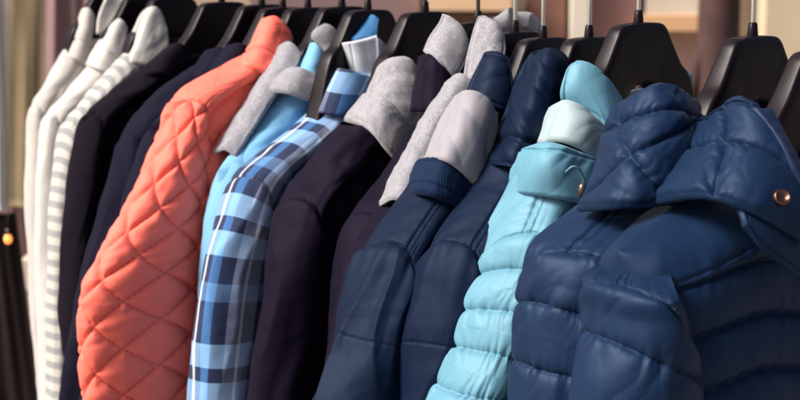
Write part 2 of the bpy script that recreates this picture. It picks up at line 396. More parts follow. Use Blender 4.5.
def patch(g, name, f, ctrl, mat, th=.006, nu=80, nv=70, disp=None, frm=True, puff=0., ddn=0., mirror=False):
    """a piece of cloth of real thickness through a grid of points (u, v, dn); rows base -> top"""
    nu, nv = int(nu * 1.05), int(nv * 1.05)
    G = np.array([[f.P(c[0], c[1], c[2] + ddn) if frm else np.array(c, float) for c in r] for r in ctrl])
    D = catmull(G, nv); D = np.swapaxes(catmull(np.swapaxes(D, 0, 1), nu), 0, 1)
    n = gnormals(D)
    vc = f.B @ (CAM - f.O) - D[nv // 2, nu // 2]
    if n[nv // 2, nu // 2] @ vc < 0: n = -n
    su = np.concatenate([np.zeros((nv, 1)), np.cumsum(np.linalg.norm(np.diff(D, axis=1), axis=-1), 1)], 1)
    sv = np.concatenate([np.zeros((1, nu)), np.cumsum(np.linalg.norm(np.diff(D, axis=0), axis=-1), 0)], 0)
    iu = np.linspace(0, 1, nu)[None]; iv = np.linspace(0, 1, nv)[:, None]
    ed = np.minimum(np.minimum(iu, 1 - iu) * su[nv // 2, -1], np.minimum(iv, 1 - iv) * sv[-1, nu // 2])
    rim = np.sqrt(np.clip(1 - (1 - np.clip(ed / (th * .6), 0, 1)) ** 2, 0, 1))
    h = disp(su, sv, ed) if disp is not None else 0
    h = h + puff * sstep(0, .02, ed)
    Tp = D + n * (th / 2 * rim + h * sstep(0, .004, ed))[..., None]
    Bt = D - n * (th / 2 * rim - (0 if disp is None else np.minimum(h, 0)) * 0)[..., None]
    V = np.concatenate([Tp.reshape(-1, 3), Bt.reshape(-1, 3)]); fa = gfaces(nv, nu); fb = fa[:, ::-1] + nu * nv
    uv = np.stack([su, sv], -1).reshape(-1, 2)
    o = mesh_obj(name, V, np.concatenate([fa, fb]), mat, g, np.concatenate([uv, uv]))
    if frm and mirror:                      # the same piece on the far side of the neck
        o2 = bpy.data.objects.new(name, o.data); C.objects.link(o2); o2.parent = g; o2.scale = (1, -1, 1)
    return o, Tp, n

def stitches(g, name, curve, nrm, mat, pitch=.0055, ln=.0034, r=.00055, lift=.0004, a=0., b=1.):
    """a line of single raised stitches along a curve on the cloth"""
    cv = np.asarray(curve); s = np.concatenate([[0], np.cumsum(np.linalg.norm(np.diff(cv, axis=0), axis=1))])
    V, Fc = [], []
    for t in np.arange(s[-1] * a, s[-1] * b - ln, pitch):
        p, q = [np.array([np.interp(x, s, cv[:, i]) for i in range(3)]) for x in (t, t + ln)]
        nn = np.array([np.interp(t, s, nrm[:, i]) for i in range(3)]); nn /= np.linalg.norm(nn)
        tt = (q - p) / (np.linalg.norm(q - p) + 1e-9); ss = np.cross(tt, nn)
        k = len(V); mid = (p + q) / 2 + nn * (lift + r)
        V += [p + nn * (lift - r), q + nn * (lift - r), mid + ss * r, mid - ss * r, mid + nn * r * .6]
        Fc += [(k, k + 2, k + 4), (k + 2, k + 1, k + 4), (k + 1, k + 3, k + 4), (k + 3, k, k + 4)]
    o = mesh_obj(name, np.array(V), Fc, mat, g, smooth=False); o['kind'] = 'stuff'
    return o

# ------------------------------------------------------------------ hangers and rail
RAIL_Z = ZH + .118
def hanger_body(ridge):
    """outline of a broad-shouldered moulded hanger whose arms lie inside the shoulders they carry"""
    yN, zN, yT, zT = ridge
    ye = max(.13, yT * .86); zr = lambda y: zN + (zT - zN) * max(0, (y - yN) / (yT - yN)) - .022
    up = [(0, .000), (.026, -.001), (.036, -.005), (.044, -.017), (.060, -.042), (.079, -.064)]
    lo = [(0, -.062), (.011, -.064), (.020, -.070), (.028, -.080), (.040, -.094), (.055, -.106)]
    for t in (.3, .55, .8, 1.):
        y = .079 + (ye - .079) * t; z = min(zr(y), -.064 - .45 * (y - .079)); up.append((y, z)); lo.append((y - .004, min(z - .022, -.10)))
    up, lo = np.array(up), np.array(lo)
    th = np.array([.010, .010, .010, .0105, .0115, .012, .0125, .013, .014, .014])
    n = 46; U, Lo, T = catmull(up, n), catmull(lo, n), catmull(th[:, None], n)[:, 0]
    rows = []; a = np.linspace(0, 2 * np.pi, 40, endpoint=False); e = .32
    ca, sa = np.sign(np.cos(a)) * np.abs(np.cos(a)) ** e, np.sign(np.sin(a)) * np.abs(np.sin(a)) ** e
    for i in range(n):
        c = (U[i] + Lo[i]) / 2; hv = (U[i] - Lo[i]) / 2; yz = c[None] + hv[None] * ca[:, None]
        rows.append(np.column_stack([T[i] * sa, -yz[:, 0], yz[:, 1]]))
    Pm = np.array(rows); full = np.concatenate([Pm[::-1], (Pm * np.array([1, -1, 1]))[1:]])
    Fc = gfaces(len(full), 40, True).tolist() + [list(range(40))[::-1], [(len(full) - 1) * 40 + i for i in range(40)]]
    return full.reshape(-1, 3), Fc
hk = [(0, 0, -.004), (0, 0, .04), (0, .001, .07), (0, .006, .090)] + [(0, .026 * math.sin(a), .118 - .026 * math.cos(a) - .0) for a in np.linspace(.7, 4.3, 20)]
def hanger(f, label, hookmat='chrome', dz=0.):
    g = empty('hanger', tuple(f.O + np.array([0, 0, dz])), f.yaw, label=label, cat='hanger', group='black plastic hangers on the rail')
    mesh_obj('hanger_body', *hanger_body(f.ridge), M['hanger'], g)
    tube('hook', hk, .0024, M[hookmat], g, 10, 90)
    tube('hook_socket', [(0, 0, -.006), (0, 0, .0), (0, 0, .011), (0, 0, .0125)], [.0052, .0052, .0042, .0030], M['hanger'], g, 14)
    return g

# ------------------------------------------------------------------ cloth reliefs
def rel_puffer(spacing, amp, slope=0., off=0., seed=0., wr=1., bow=0.):
    def d(c, a, th=None):
        q = a + slope * c + bow * c * c + .0035 * noise(c * 14, a * 10, seed + 3) - off
        k = np.floor(q / spacing); f = q / spacing - k
        sp = 1 - np.exp(-np.minimum(f, 1 - f) * spacing / .0030) + .30 * (1 - (2 * f - 1) ** 2)
        dist = np.minimum(f, 1 - f) * spacing
        base = amp * (sp - .6)
        sg = np.where(f < .5, 0., 1.) + k
        wv = noise(c * 22, a * 18, seed)
        cr = -ridge(c * 85 + 1.5 * wv, a * 9, seed + sg * 1.7) * np.exp(-dist / .012) * .0024 + noise(c * 210, a * 24, seed + sg) * np.exp(-dist / .0045) * .0022
        cr2 = -ridge(c * 20 + 1.0 * wv + a * 6, a * 7, seed + 5 + k * 3.1) * .0013 - ridge(c * 46 + a * 20 + wv, a * 24, seed + 35 + k) * .0005
        lump = fbm(c * 12, a * 11, seed + 11, 2) * .0026
        return base + wr * (cr + cr2 + lump)
    return d
def rel_folds(seed, amp=.006, fc=11., fa=2.6, gather=.0, seam=None, fine=1.):
    def d(c, a, th=None):
        wv = .5 * noise(c * 9, a * 7, seed + 20)
        h = amp * (noise(c * fc + wv, a * fa, seed) + .45 * ridge(c * fc * 1.9 + wv * 2, a * fa * 1.6, seed + 4))
        h = h + fine * (.0008 * fbm(c * 30, a * 26, seed + 8, 2) - .0011 * ridge(c * 20 + 2 * wv, a * 8, seed + 18) - .0006 * ridge(c * 14 + a * 24, a * 20, seed + 28))
        if gather: h = h + gather * noise(c * 70, a * 9, seed + 2) * np.exp(-np.abs(a - .01) / .035)
        if seam is not None:
            for so_, sl_ in seam:
                dd = a - so_ - sl_ * c
                h = h + seam_groove(dd, .0011, .0012) + pucker(c, dd, seed + so_ * 50, .0014, 130, .010)
        return h
    return d
def crumple(su, sv, seed, amp, ang=.6):
    wv = noise(su * 16, sv * 16, seed + 1); p = su * math.cos(ang) + sv * math.sin(ang); q = sv * math.cos(ang) - su * math.sin(ang)
    return amp * (-ridge(p * 5 + .4 * wv, q * 24, seed) - .4 * ridge(p * 9, q * 46 + .5 * wv, seed + 3) + .8 * noise(p * 9, q * 14, seed + 6) + 1.2)
def rel_yoke(seed, c0=None, pk=.0024, sm=1.):
    def d(c, a, th=None):
        rs = 0 if c0 is None else seam_groove(c - c0, .0017, .0022) + pucker(a, c - c0, seed + 33, pk, 90, .014) + seam_groove(c - c0 - .008, .0010, .0009)
        return rs + sm * (.0030 * fbm(c * 12, a * 10, seed, 2) - .0018 * ridge(c * 10 + a * 12, a * 7, seed + 3) - .0007 * ridge(c * 30 + a * 26, a * 16, seed + 23) - .0016 * ridge(c * 60, a * 9, seed + 5) * np.exp(-np.abs(a) / .022))
    return d
def rel_quilt(sp, amp, seed, ang=45., ratio=1.0):
    ca, sa = math.cos(R(ang)), math.sin(R(ang))
    def d(c, a, th=None):
        wx = wy = 0.
        p, q = ((c + wx) * ca + (a + wy) * sa * ratio) / sp, ((c + wx) * -ca + (a + wy) * sa * ratio) / sp
        fp, fq = p - np.floor(p), q - np.floor(q)
        prof = lambda f: (1 - (2 * f - 1) ** 2).clip(0)
        pil = 1 - np.exp(-np.minimum(np.minimum(fp, 1 - fp), np.minimum(fq, 1 - fq)) * sp / .0038) + .3 * prof(fp) * prof(fq)
        dist = np.minimum(np.minimum(fp, 1 - fp), np.minimum(fq, 1 - fq)) * sp
        cell = np.floor(p) * 3.7 + np.floor(q) * 8.3
        cr = -ridge(c * 52, a * 60, seed + cell) * np.exp(-dist / .010) * .0016
        cr2 = -ridge(c * 26 + a * 20, a * 44, seed + cell * .5) * .0012 + .0015 * noise(c * 12, a * 12, seed + 2)
        return amp * (pil - .6) + cr + cr2
    return d

# ================================================================== the place: pavement, building, rack
ground_mat, gb = mat_base('pavement', (.22, .19, .17), .9)
L(ground_mat, mixc(ground_mat, noise_fac(ground_mat, 3, detail=8), (.15, .13, .12), (.30, .26, .23)), gb.inputs['Base Color'])
v, fc = box_mesh(-60, 60, -60, 60, -.2, 0)
tag(mesh_obj('pavement', v, fc, ground_mat, smooth=False), kind='structure')

rail = empty('clothes_rail', (-.55, 0, 0), label='round steel rail the hangers hook over, above the coats', cat='rail')
tube('rail_tube', [(-2.05, 0, RAIL_Z + .0075), (1.05, 0, RAIL_Z + .0075)], .0155, M['chrome'], rail, 24)
for sx in (-2.03, 1.03):
    tube('upright', [(sx, 0, .03), (sx, 0, RAIL_Z + .0075)], .014, M['chrome'], rail, 20)
    tube('foot', [(sx, -.28, .02), (sx, .28, .02)], .016, M['chrome'], rail, 16)

# ================================================================== garments, near to far
CUR = {}; GR_J = 'jackets hanging on the rail'; frames = []
def garment(name, x, yaw, label, cat='jacket', group=GR_J):
    f = Frame(x, yaw); frames.append(f); g = empty(name, tuple(f.O), f.yaw, label=label, cat=cat, group=group)
    return g, f
def xu(u):                                  # place along the rail seen at photograph column u
    lo, hi = -3., 1.
    for _ in range(50):
        m_ = (lo + hi) / 2; d = np.array([m_, 0, 1.5]) - CAM
        if U0 + F * (d @ rgt) / (d @ fwd) < u: lo = m_
        else: hi = m_
    return m_

# ---- the nearest navy puffer
def chevron(y, d, sg):                      # arched channels across the chest
    yN, zN, yT, zT = CUR['r']; e = np.clip((np.abs(y) - yN) / (yT - yN), 0, 1.3)
    return d - zN - (zT - zN) * (e * .85 + .15 * e ** 2) - .26 * np.sqrt((np.abs(y) - .172) ** 2 + .02 ** 2)
def rel_puffer_body(spacing, amp, seed, fn, start=.075):
    pf = rel_puffer(spacing, amp, 0, 0, seed)
    def dsp(y, d, sg):
        q = fn(y, d, sg)
        m_ = sstep(start - .01, start + .012, q)
        yoke = .0035 * fbm(y * 16, d * 18, seed + 40 + sg, 3) + .0022 * ridge(y * 20 + 12 * d, d * 9, seed + 44)
        rs = d - .030
        yk = seam_groove(rs, .0016, .0022) + pucker(y, rs, seed + 31, .0022, 95, .012)
        return pf(y + sg * .7, q - start, None) * m_ + (yoke + yk) * (1 - m_) + seam_groove(q - start, .002, .003)
    return dsp

g, f = garment('puffer_jacket', xu(822), 4, 'navy quilted puffer jacket with copper snap on its collar, nearest the camera')
F15 = f
body, TP, TN = torso(g, 'body', f, (704, 166), (600, 264), M['puffer'], T0=.060, h=.04, Tlow=.068, disp=rel_puffer_body(.044, .0070, 1., chevron, .152), dn=.018, nc=250, nr=220, over=-.02, bulge=.008)
sleeve(g, f, [(186, 694, 724), (212, 671, 702), (238, 645, 682), (262, 619, 660), (285, 598, 662), (312, 587, 684), (340, 582, 692), (370, 576, 697), (405, 571, 700)], M['puffer'], 279, b=.050, dn=.042, b_yoke=.030, dn_yoke=-.006, disp=rel_puffer(.062, .0036, -.16, .0, 2.), yoke_disp=rel_yoke(3., -.062), k1=.0, k2=.016, th0=-1.5, stitch=-.005, cap=.0012, power=2.0, nth=280, nar=360)
def collar_quilt(lines, amp, seed):
    def d(su, sv, ed):
        h = amp * np.ones_like(su); dm = np.full_like(su, 1.)
        for (a_, b_, c_) in lines:
            dist = np.abs(a_ * su / su[:, -1:] + b_ * sv / sv[-1:] - c_) * .12 + .0006 * noise(su * 60, sv * 60, seed)
            dm = np.minimum(dm, dist)
        dm = np.minimum(dm, ed)
        pil = 1 - np.exp(-dm / .0032)
        return amp * .55 * (pil - .5) + .0017 * fbm(su * 17, sv * 14, seed, 2) - .0020 * ridge(su * 85, sv * 60, seed + 3) * np.exp(-dm / .010) - .0011 * ridge(su * 24 + sv * 14, sv * 20, seed + 6)
    return d
pc, CP, CN = patch(g, 'collar', f, [
    [(653, 204, .0), (702, 198, .064), (755, 215, .104), (812, 247, .124)],
    [(671, 176, -.006), (712, 166, .054), (762, 172, .094), (806, 208, .116)],
    [(689, 146, -.012), (722, 136, .038), (754, 136, .074), (786, 158, .098)],
    [(705, 122, -.018), (721, 109, .014), (737, 96, .042), (754, 102, .062)]], M['puffer'], th=.012, nu=130, nv=120,
    disp=collar_quilt([(1, -.12, .46), (.14, 1, .58), (0, 1, .93)], .010, 5.))
# bound front edge of the collar
bc = CP[8:, -3][::-1]; bo = f.B @ (rgt * 1.0)
eb = np.array([[CP[i_, -4] + CN[i_, -4] * .003, CP[i_, -1] + bo * .003 + CN[i_, -1] * .003, CP[i_, -1] + bo * .009 - CN[i_, -1] * .003] for i_ in range(0, CP.shape[0], 8)])
patch(g, 'edge_binding', f, eb, M['puffer_dark'], th=.006, nu=24, nv=110, frm=False, disp=lambda su, sv, ed: .0008 * noise(su * 40, sv * 120, 9.))
patch(g, 'collar_flap', f, [[(744, 226, .100), (762, 250, .106), (782, 267, .110), (815, 290, .112)], [(740, 214, .094), (764, 230, .106), (788, 246, .112), (815, 268, .114)], [(732, 200, .08), (762, 208, .096), (788, 224, .104), (815, 244, .108)]], M['puffer'], th=.007, nu=80, nv=60,
      disp=lambda su, sv, ed: .002 * noise(su * 20, sv * 14, 8.) + seam_groove(ed - .007, .0012, .0014))
# copper snap
sn = f.P(782, 197, .122); nrm = f.B @ (CAM - f.O) - sn; nrm /= np.linalg.norm(nrm)
def disc(name, c, n_, prof, mat, parent, k=28):
    n_ = np.asarray(n_) / np.linalg.norm(n_); a = np.cross(n_, [0, 0, 1.]); a /= np.linalg.norm(a); b_ = np.cross(n_, a)
    V = [np.asarray(c) + n_ * hh + rr * (a * math.cos(t) + b_ * math.sin(t)) for rr, hh in prof for t in np.linspace(0, 2 * math.pi, k, endpoint=False)]
    return mesh_obj(name, np.array(V), gfaces(len(prof), k, True).tolist(), mat, parent)
n_s = nrm + np.array([.25, .1, .45])
sp_ = disc('snap', sn, n_s, [(.0064, -.004), (.0066, .0), (.0058, .0020), (.0048, .0022), (.0040, -.0006), (.0026, -.0010), (.0001, -.0010)], M['copper'], g)

# ---- second navy puffer
g, f = garment('puffer_jacket', xu(752), 8, 'navy puffer jacket with diamond quilted collar, between the aqua one and the nearest one')
torso(g, 'body', f, (640, 176), (566, 258), M['puffer'], T0=.034, h=.05, Tlow=.05, disp=rel_puffer_body(.058, .006, 11., chevron, .15), nc=170, nr=140)
sleeve(g, f, [(190, 596, 690), (212, 574, 660), (232, 551, 632), (250, 536, 612), (272, 529, 604), (300, 523, 602), (340, 517, 602), (405, 510, 606)], M['puffer'], 244, b=.046, disp=rel_puffer(.056, .0036, -.12, .0, 12.), yoke_disp=rel_yoke(13., -.055), k1=.0, k2=.016, th0=-1.15, cap=.0012, power=2.0, nth=230, nar=310)
patch(g, 'collar', f, [
    [(577, 211, -.01), (620, 209, .048), (668, 206, .072), (712, 200, .070)],
    [(596, 172, -.016), (632, 165, .046), (676, 162, .068), (712, 160, .060)],
    [(606, 134, -.018), (640, 122, .034), (676, 118, .056), (707, 130, .046)],
    [(617, 108, -.018), (640, 93, .018), (662, 84, .034), (692, 101, .028)]], M['puffer'], th=.012, nu=130, nv=120,
    disp=collar_quilt([(1, .55, .62), (1, .55, 1.08), (-.75, 1, .10), (-.6, 1, -.28), (0, 1, .74)], .010, 15.))

# ---- aqua puffer
g, f = garment('puffer_jacket', xu(638), 8, 'light aqua puffer jacket with cord toggle and pale lining at its collar')
torso(g, 'body', f, (575, 150), (512, 232), M['aqua'], T0=.042, h=.05, Tlow=.045, disp=rel_puffer_body(.058, .006, 21., chevron, .15), nc=170, nr=140)
sleeve(g, f, [(160, 518, 604), (185, 509, 585), (210, 501, 564), (235, 491, 548), (258, 482, 543), (275, 477, 538), (312, 463, 528), (355, 447, 519), (405, 429, 508)], M['aqua'], 225, b=.042, disp=rel_puffer(.041, .0036, -.08, .0, 22.), yoke_disp=rel_yoke(23., -.045), k1=0, k2=.026, th0=-1.0, cap=.0015, nth=230, nar=310)
patch(g, 'collar', f, [
    [(512, 196, -.03), (540, 196, .02), (572, 202, .045), (610, 210, .05)],
    [(514, 172, -.035), (544, 168, .025), (578, 178, .045), (612, 186, .05)],
    [(524, 150, -.03), (548, 142, .02), (580, 152, .04), (606, 164, .045)]], M['aqua'], th=.010, nu=120, nv=90,
    disp=lambda su, sv, ed: crumple(su, sv, 25., .0028, .9) + seam_groove(sv - sv.max() * .80, .0016, .002) + pucker(su, sv - sv.max() * .80, 28., .002, 130, .012))
patch(g, 'collar_lining', f, [
    [(534, 148, -.03), (556, 142, .015), (580, 150, .035), (605, 166, .04)],
    [(546, 122, -.028), (564, 112, .01), (584, 122, .03), (604, 142, .035)],
    [(553, 108, -.02), (568, 102, .005), (584, 110, .02), (602, 128, .025)]], M['aqua_lining'], th=.008, nu=90, nv=70,
    disp=lambda su, sv, ed: crumple(su, sv, 35., .0036, 1.2))
patch(g, 'collar_stand', f, [
    [(566, 108, -.02), (584, 116, .0), (602, 132, .02), (612, 150, .03)],
    [(560, 94, -.02), (580, 92, -.002), (602, 104, .015), (618, 126, .025)],
    [(566, 76, -.02), (582, 68, -.006), (602, 82, .008), (621, 110, .015)],
    [(574, 66, -.018), (584, 65, -.008), (600, 76, .005), (619, 102, .010)]], M['aqua'], th=.009, nu=90, nv=80,
    disp=lambda su, sv, ed: crumple(su, sv, 45., .0016, 1.2) + seam_groove(ed - .008, .0012, .0012) + pucker(su + sv, ed - .008, 46., .0012, 160, .006))
patch(g, 'collar_stand', f, [
    [(655, 104, -.045), (672, 102, -.04), (688, 98, -.03)],
    [(664, 82, -.045), (680, 82, -.04), (692, 86, -.03)],
    [(672, 68, -.04), (682, 67, -.036), (692, 74, -.03)]], M['aqua'], mirror=False, th=.008, nu=50, nv=50,
    disp=lambda su, sv, ed: .003 * fbm(su * 40, sv * 40, 55., 2))
patch(g, 'neck_lining', f, [
    [(622, 122, -.045), (640, 126, -.05), (660, 120, -.045)], [(624, 104, -.045), (640, 104, -.05), (656, 104, -.045)], [(626, 92, -.045), (640, 88, -.05), (654, 92, -.045)]], M['aqua_lining'], mirror=False, th=.005, nu=40, nv=40)
cp = [f.P(*c) for c in [(566, 172, .046), (572, 167, .052), (578, 168, .055), (582, 174, .056), (584, 181, .056), (584, 188, .056)]]
tube('drawcord', cp, .0012, M['cord'], g, 10, 40)
tube('cord_toggle', [f.P(584, 183, .060), f.P(583, 187, .060), f.P(582, 193, .060), f.P(582, 196, .058)], [.003, .0048, .0044, .0025], M['darksteel'], g, 14, 16)

# ---- navy softshells
g, f = garment('softshell_jacket', xu(589), 12, 'plain navy softshell jacket with tall navy collar, beside the aqua puffer')
torso(g, 'body', f, (530, 125), (455, 244), M['softshell'], T0=.040, h=.045, Tlow=.042, disp=lambda y, d, sg: rel_folds(61., .004, 12, 6)(y + sg, d) + seam_groove(d - .016) + pucker(y, d - .016, 62., .001, 140, .008))
sleeve(g, f, [(148, 491, 562), (175, 478, 542), (200, 464, 521), (225, 450, 500), (245, 438, 486), (268, 428, 480), (300, 418, 478), (330, 411, 470), (365, 405, 466), (405, 399, 462)], M['softshell'], 238, b=.036, disp=rel_folds(63., .015, 12, 1.8, .0024, [(.100, -.06)]), yoke_disp=rel_yoke(64., -.030, .0008, .7), nth=160, nar=250)
patch(g, 'collar', f, [
    [(484, 166, -.035), (504, 166, .02), (526, 172, .04), (552, 178, .045)],
    [(490, 150, -.037), (510, 142, .022), (530, 148, .042), (556, 152, .045)],
    [(506, 110, -.035), (526, 102, .018), (546, 106, .036), (566, 112, .04)],
    [(520, 72, -.03), (536, 64, .01), (554, 66, .025), (570, 82, .03)],
    [(532, 53, -.02), (543, 50, .004), (555, 50, .014), (566, 57, .022)]], M['softshell'], th=.007, nu=100, nv=130,
    disp=lambda su, sv, ed: -.0045 * ridge(su * 8, sv * 28 + su * 14, 64.) - .0015 * ridge(su * 20, sv * 60 + su * 30, 67.) + .002 * fbm(su * 20, sv * 20, 65., 2) + seam_groove(ed - .007, .0010, .0014) + seam_groove(sv - .030, .003, .006))

g, f = garment('softshell_jacket', xu(543), 12, 'navy softshell jacket with pale lilac lining folded out at its collar')
torso(g, 'body', f, (470, 150), (395, 246), M['softshell'], T0=.040, h=.045, Tlow=.042, disp=lambda y, d, sg: rel_folds(71., .004, 12, 6)(y + sg, d) + seam_groove(d - .016) + pucker(y, d - .016, 72., .001, 140, .008))
sleeve(g, f, [(172, 414, 486), (190, 405, 468), (210, 393, 449), (230, 380, 434), (250, 368, 422), (268, 360, 418), (300, 347, 416), (330, 338, 412), (365, 326, 408), (405, 311, 402)], M['softshell'], 238, b=.038, disp=rel_folds(73., .015, 12, 1.8, .0024, [(.100, .05)]), yoke_disp=rel_yoke(74., -.032, .0008, .7), nth=160, nar=250)
patch(g, 'collar_band', f, [
    [(404, 196, -.035), (426, 196, .02), (448, 204, .04), (476, 214, .045)],
    [(413, 174, -.036), (434, 170, .022), (454, 180, .04), (480, 196, .045)],
    [(421, 160, -.035), (440, 158, .02), (460, 168, .036), (483, 184, .042)]], M['softshell_band'], th=.010, nu=90, nv=70,
    disp=lambda su, sv, ed: .002 * fbm(su * 30, sv * 30, 74., 3) + seam_groove(ed - .010, .0012, .0016) + pucker(su, ed - .010, 75., .0012, 150, .008))
patch(g, 'collar_lining', f, [
    [(424, 162, -.032), (440, 160, .018), (458, 170, .034), (474, 186, .038)],
    [(436, 134, -.03), (454, 134, .02), (472, 144, .036), (487, 158, .036)],
    [(448, 110, -.028), (466, 106, .015), (482, 114, .03), (495, 132, .030)],
    [(458, 96, -.024), (470, 94, .006), (484, 98, .02), (494, 112, .024)]], M['lilac'], ddn=.010, th=.006, nu=100, nv=100,
    disp=lambda su, sv, ed: crumple(su, sv, 76., .0026, -.75))
patch(g, 'collar_stand', f, [
    [(462, 104, -.03), (480, 106, -.005), (498, 112, .012), (514, 116, .02)],
    [(472, 82, -.03), (486, 80, -.006), (500, 84, .008), (514, 92, .016)],
    [(487, 52, -.02), (494, 51, -.008), (502, 53, .002), (510, 59, .01)]], M['softshell'], ddn=0.016, th=.009, nu=70, nv=70,
    disp=lambda su, sv, ed: crumple(su, sv, 78., .0016, 1.0) + seam_groove(ed - .008, .0012, .0014))

# ---- grey hooded jacket, dark body
g, f = garment('hooded_jacket', xu(515), 10, 'dark jacket with grey marl hood band, squeezed left of the two navy softshells')
torso(g, 'body', f, (445, 130), (375, 232), M['eggplant'], T0=.026, h=.04, Tlow=.028, disp=lambda y, d, sg: rel_folds(81., .004, 12, 6)(y + sg, d), nc=100, nr=90)
sleeve(g, f, [(150, 420, 470), (185, 394, 442), (220, 370, 416), (262, 346, 394), (300, 338, 392), (405, 318, 380)], M['eggplant'], 228, b=.030, disp=rel_folds(83., .005, 15, 3, .001), nth=90, nar=140)
patch(g, 'hood_band', f, [
    [(380, 206, -.02), (392, 200, .012), (404, 204, .026)],
    [(396, 172, -.02), (408, 166, .014), (420, 172, .028)],
    [(416, 134, -.02), (430, 126, .014), (442, 134, .028)],
    [(434, 104, -.02), (448, 96, .014), (462, 106, .028)],
    [(448, 84, -.02), (462, 74, .010), (476, 88, .022)]], M['marl_dark'], th=.006, nu=50, nv=120,
    disp=lambda su, sv, ed: .0022 * fbm(su * 30, sv * 24, 84., 3) + .002 * ridge(su * 10, sv * 40, 85.))
patch(g, 'hood', f, [
    [(462, 94, -.02), (474, 90, .0), (486, 92, .016), (494, 98, .02)],
    [(468, 60, -.02), (480, 58, .0), (492, 62, .014), (503, 66, .02)],
    [(475, 36, -.018), (484, 32, -.004), (495, 37, .01), (504, 50, .016)],
    [(481, 16, -.016), (487, 17, -.008), (494, 23, .002), (502, 34, .01)]], M['marl'], ddn=0.02, th=.010, nu=70, nv=90,
    disp=lambda su, sv, ed: crumple(su, sv, 86., .0018, 1.1) + seam_groove(ed - .007, .0012, .0016))
patch(g, 'hood_back', f, [
    [(488, 48, -.03), (500, 34, -.036), (515, 30, -.040), (528, 36, -.040), (537, 52, -.036)],
    [(486, 32, -.034), (498, 22, -.040), (514, 19, -.044), (530, 24, -.044), (540, 42, -.040)],
    [(490, 22, -.044), (502, 15, -.050), (515, 14, -.054), (529, 18, -.052), (538, 34, -.046)]], M['marl'], mirror=False, th=.012, nu=80, nv=50,
    disp=lambda su, sv, ed: .004 * ridge(su * 26, sv * 10, 87.) + .002 * fbm(su * 26, sv * 26, 88., 2))

# ---- eggplant jackets
g, f = garment('softshell_jacket', xu(478), 8, 'eggplant jacket with slim upright grey marl collar, right of the wide-collared one')
torso(g, 'body', f, (432, 130), (366, 215), M['eggplant'], T0=.030, h=.04, Tlow=.032, disp=lambda y, d, sg: rel_folds(91., .004, 12, 6)(y + sg, d), nc=100, nr=90)
sleeve(g, f, [(120, 424, 462), (150, 404, 442), (185, 377, 414), (215, 353, 394), (245, 339, 384), (290, 331, 378), (405, 320, 366)], M['eggplant'], 208, b=.032, disp=rel_folds(93., .005, 15, 3, .001), nth=100, nar=150)
patch(g, 'collar', f, [
    [(412, 112, -.03), (424, 112, .01), (438, 116, .03), (452, 122, .034)],
    [(416, 82, -.03), (428, 80, .008), (440, 86, .024), (452, 94, .03)],
    [(420, 56, -.028), (430, 54, .0), (440, 64, .016), (450, 78, .022)]], M['eggplant'], ddn=0.022, th=.009, nu=60, nv=70, disp=lambda su, sv, ed: .002 * fbm(su * 28, sv * 28, 94., 3))
patch(g, 'collar_lining', f, [
    [(424, 52, -.024), (434, 62, .004), (442, 78, .018), (449, 92, .024)],
    [(430, 38, -.024), (442, 44, .0), (453, 58, .012), (460, 72, .018)],
    [(439, 24, -.022), (451, 28, -.004), (460, 40, .008), (467, 56, .014)],
    [(444, 14, -.02), (451, 17, -.008), (460, 28, .002), (467, 42, .01)]], M['marl'], ddn=0.022, th=.009, nu=70, nv=80, disp=lambda su, sv, ed: crumple(su, sv, 95., .0018, 1.1) + seam_groove(ed - .007, .0012, .0016))

g, f = garment('softshell_jacket', xu(425), 10, 'eggplant purple jacket with broad grey marl collar folded down, right of the plaid shirt')
torso(g, 'body', f, (372, 120), (298, 208), M['eggplant'], T0=.036, h=.045, Tlow=.045, disp=lambda y, d, sg: rel_folds(101., .005, 11, 4)(y + sg, d) + seam_groove(d - .014) + pucker(y, d - .014, 102., .001, 140, .008), nc=130, nr=120)
sleeve(g, f, [(122, 341, 412), (148, 320, 382), (172, 303, 355), (200, 287, 332), (228, 277, 324), (262, 269, 324), (300, 264, 326), (350, 258, 323), (405, 252, 318)], M['eggplant'], 196, b=.036, disp=rel_folds(103., .012, 12, 1.8, .002), nth=120, nar=190)
patch(g, 'collar_fall', f, [
    [(344, 121, -.03), (368, 130, .014), (385, 150, .034), (401, 168, .040)],
    [(354, 108, -.03), (375, 113, .020), (393, 131, .040), (408, 152, .042)],
    [(366, 94, -.026), (382, 98, .012), (399, 114, .032), (414, 138, .036)]], M['marl'], ddn=0.012, th=.009, nu=110, nv=70,
    disp=lambda su, sv, ed: .002 * fbm(su * 22, sv * 22, 104., 3) + .002 * ridge(su * 12, sv * 12, 105.) + seam_groove(ed - .008, .0012, .0014) + pucker(su, ed - .008, 106., .001, 140, .008))
patch(g, 'collar_stand', f, [
    [(364, 100, -.03), (384, 104, .004), (402, 122, .022), (416, 142, .026)],
    [(372, 82, -.03), (394, 80, .004), (412, 95, .020), (425, 120, .024)],
    [(379, 69, -.028), (394, 63, -.004), (411, 68, .012), (426, 102, .018)],
    [(384, 66, -.026), (396, 61, -.008), (410, 63, .006), (423, 88, .012)]], M['marl'], ddn=0.024, th=.009, nu=90, nv=80,
    disp=lambda su, sv, ed: crumple(su, sv, 107., .0024, .8))

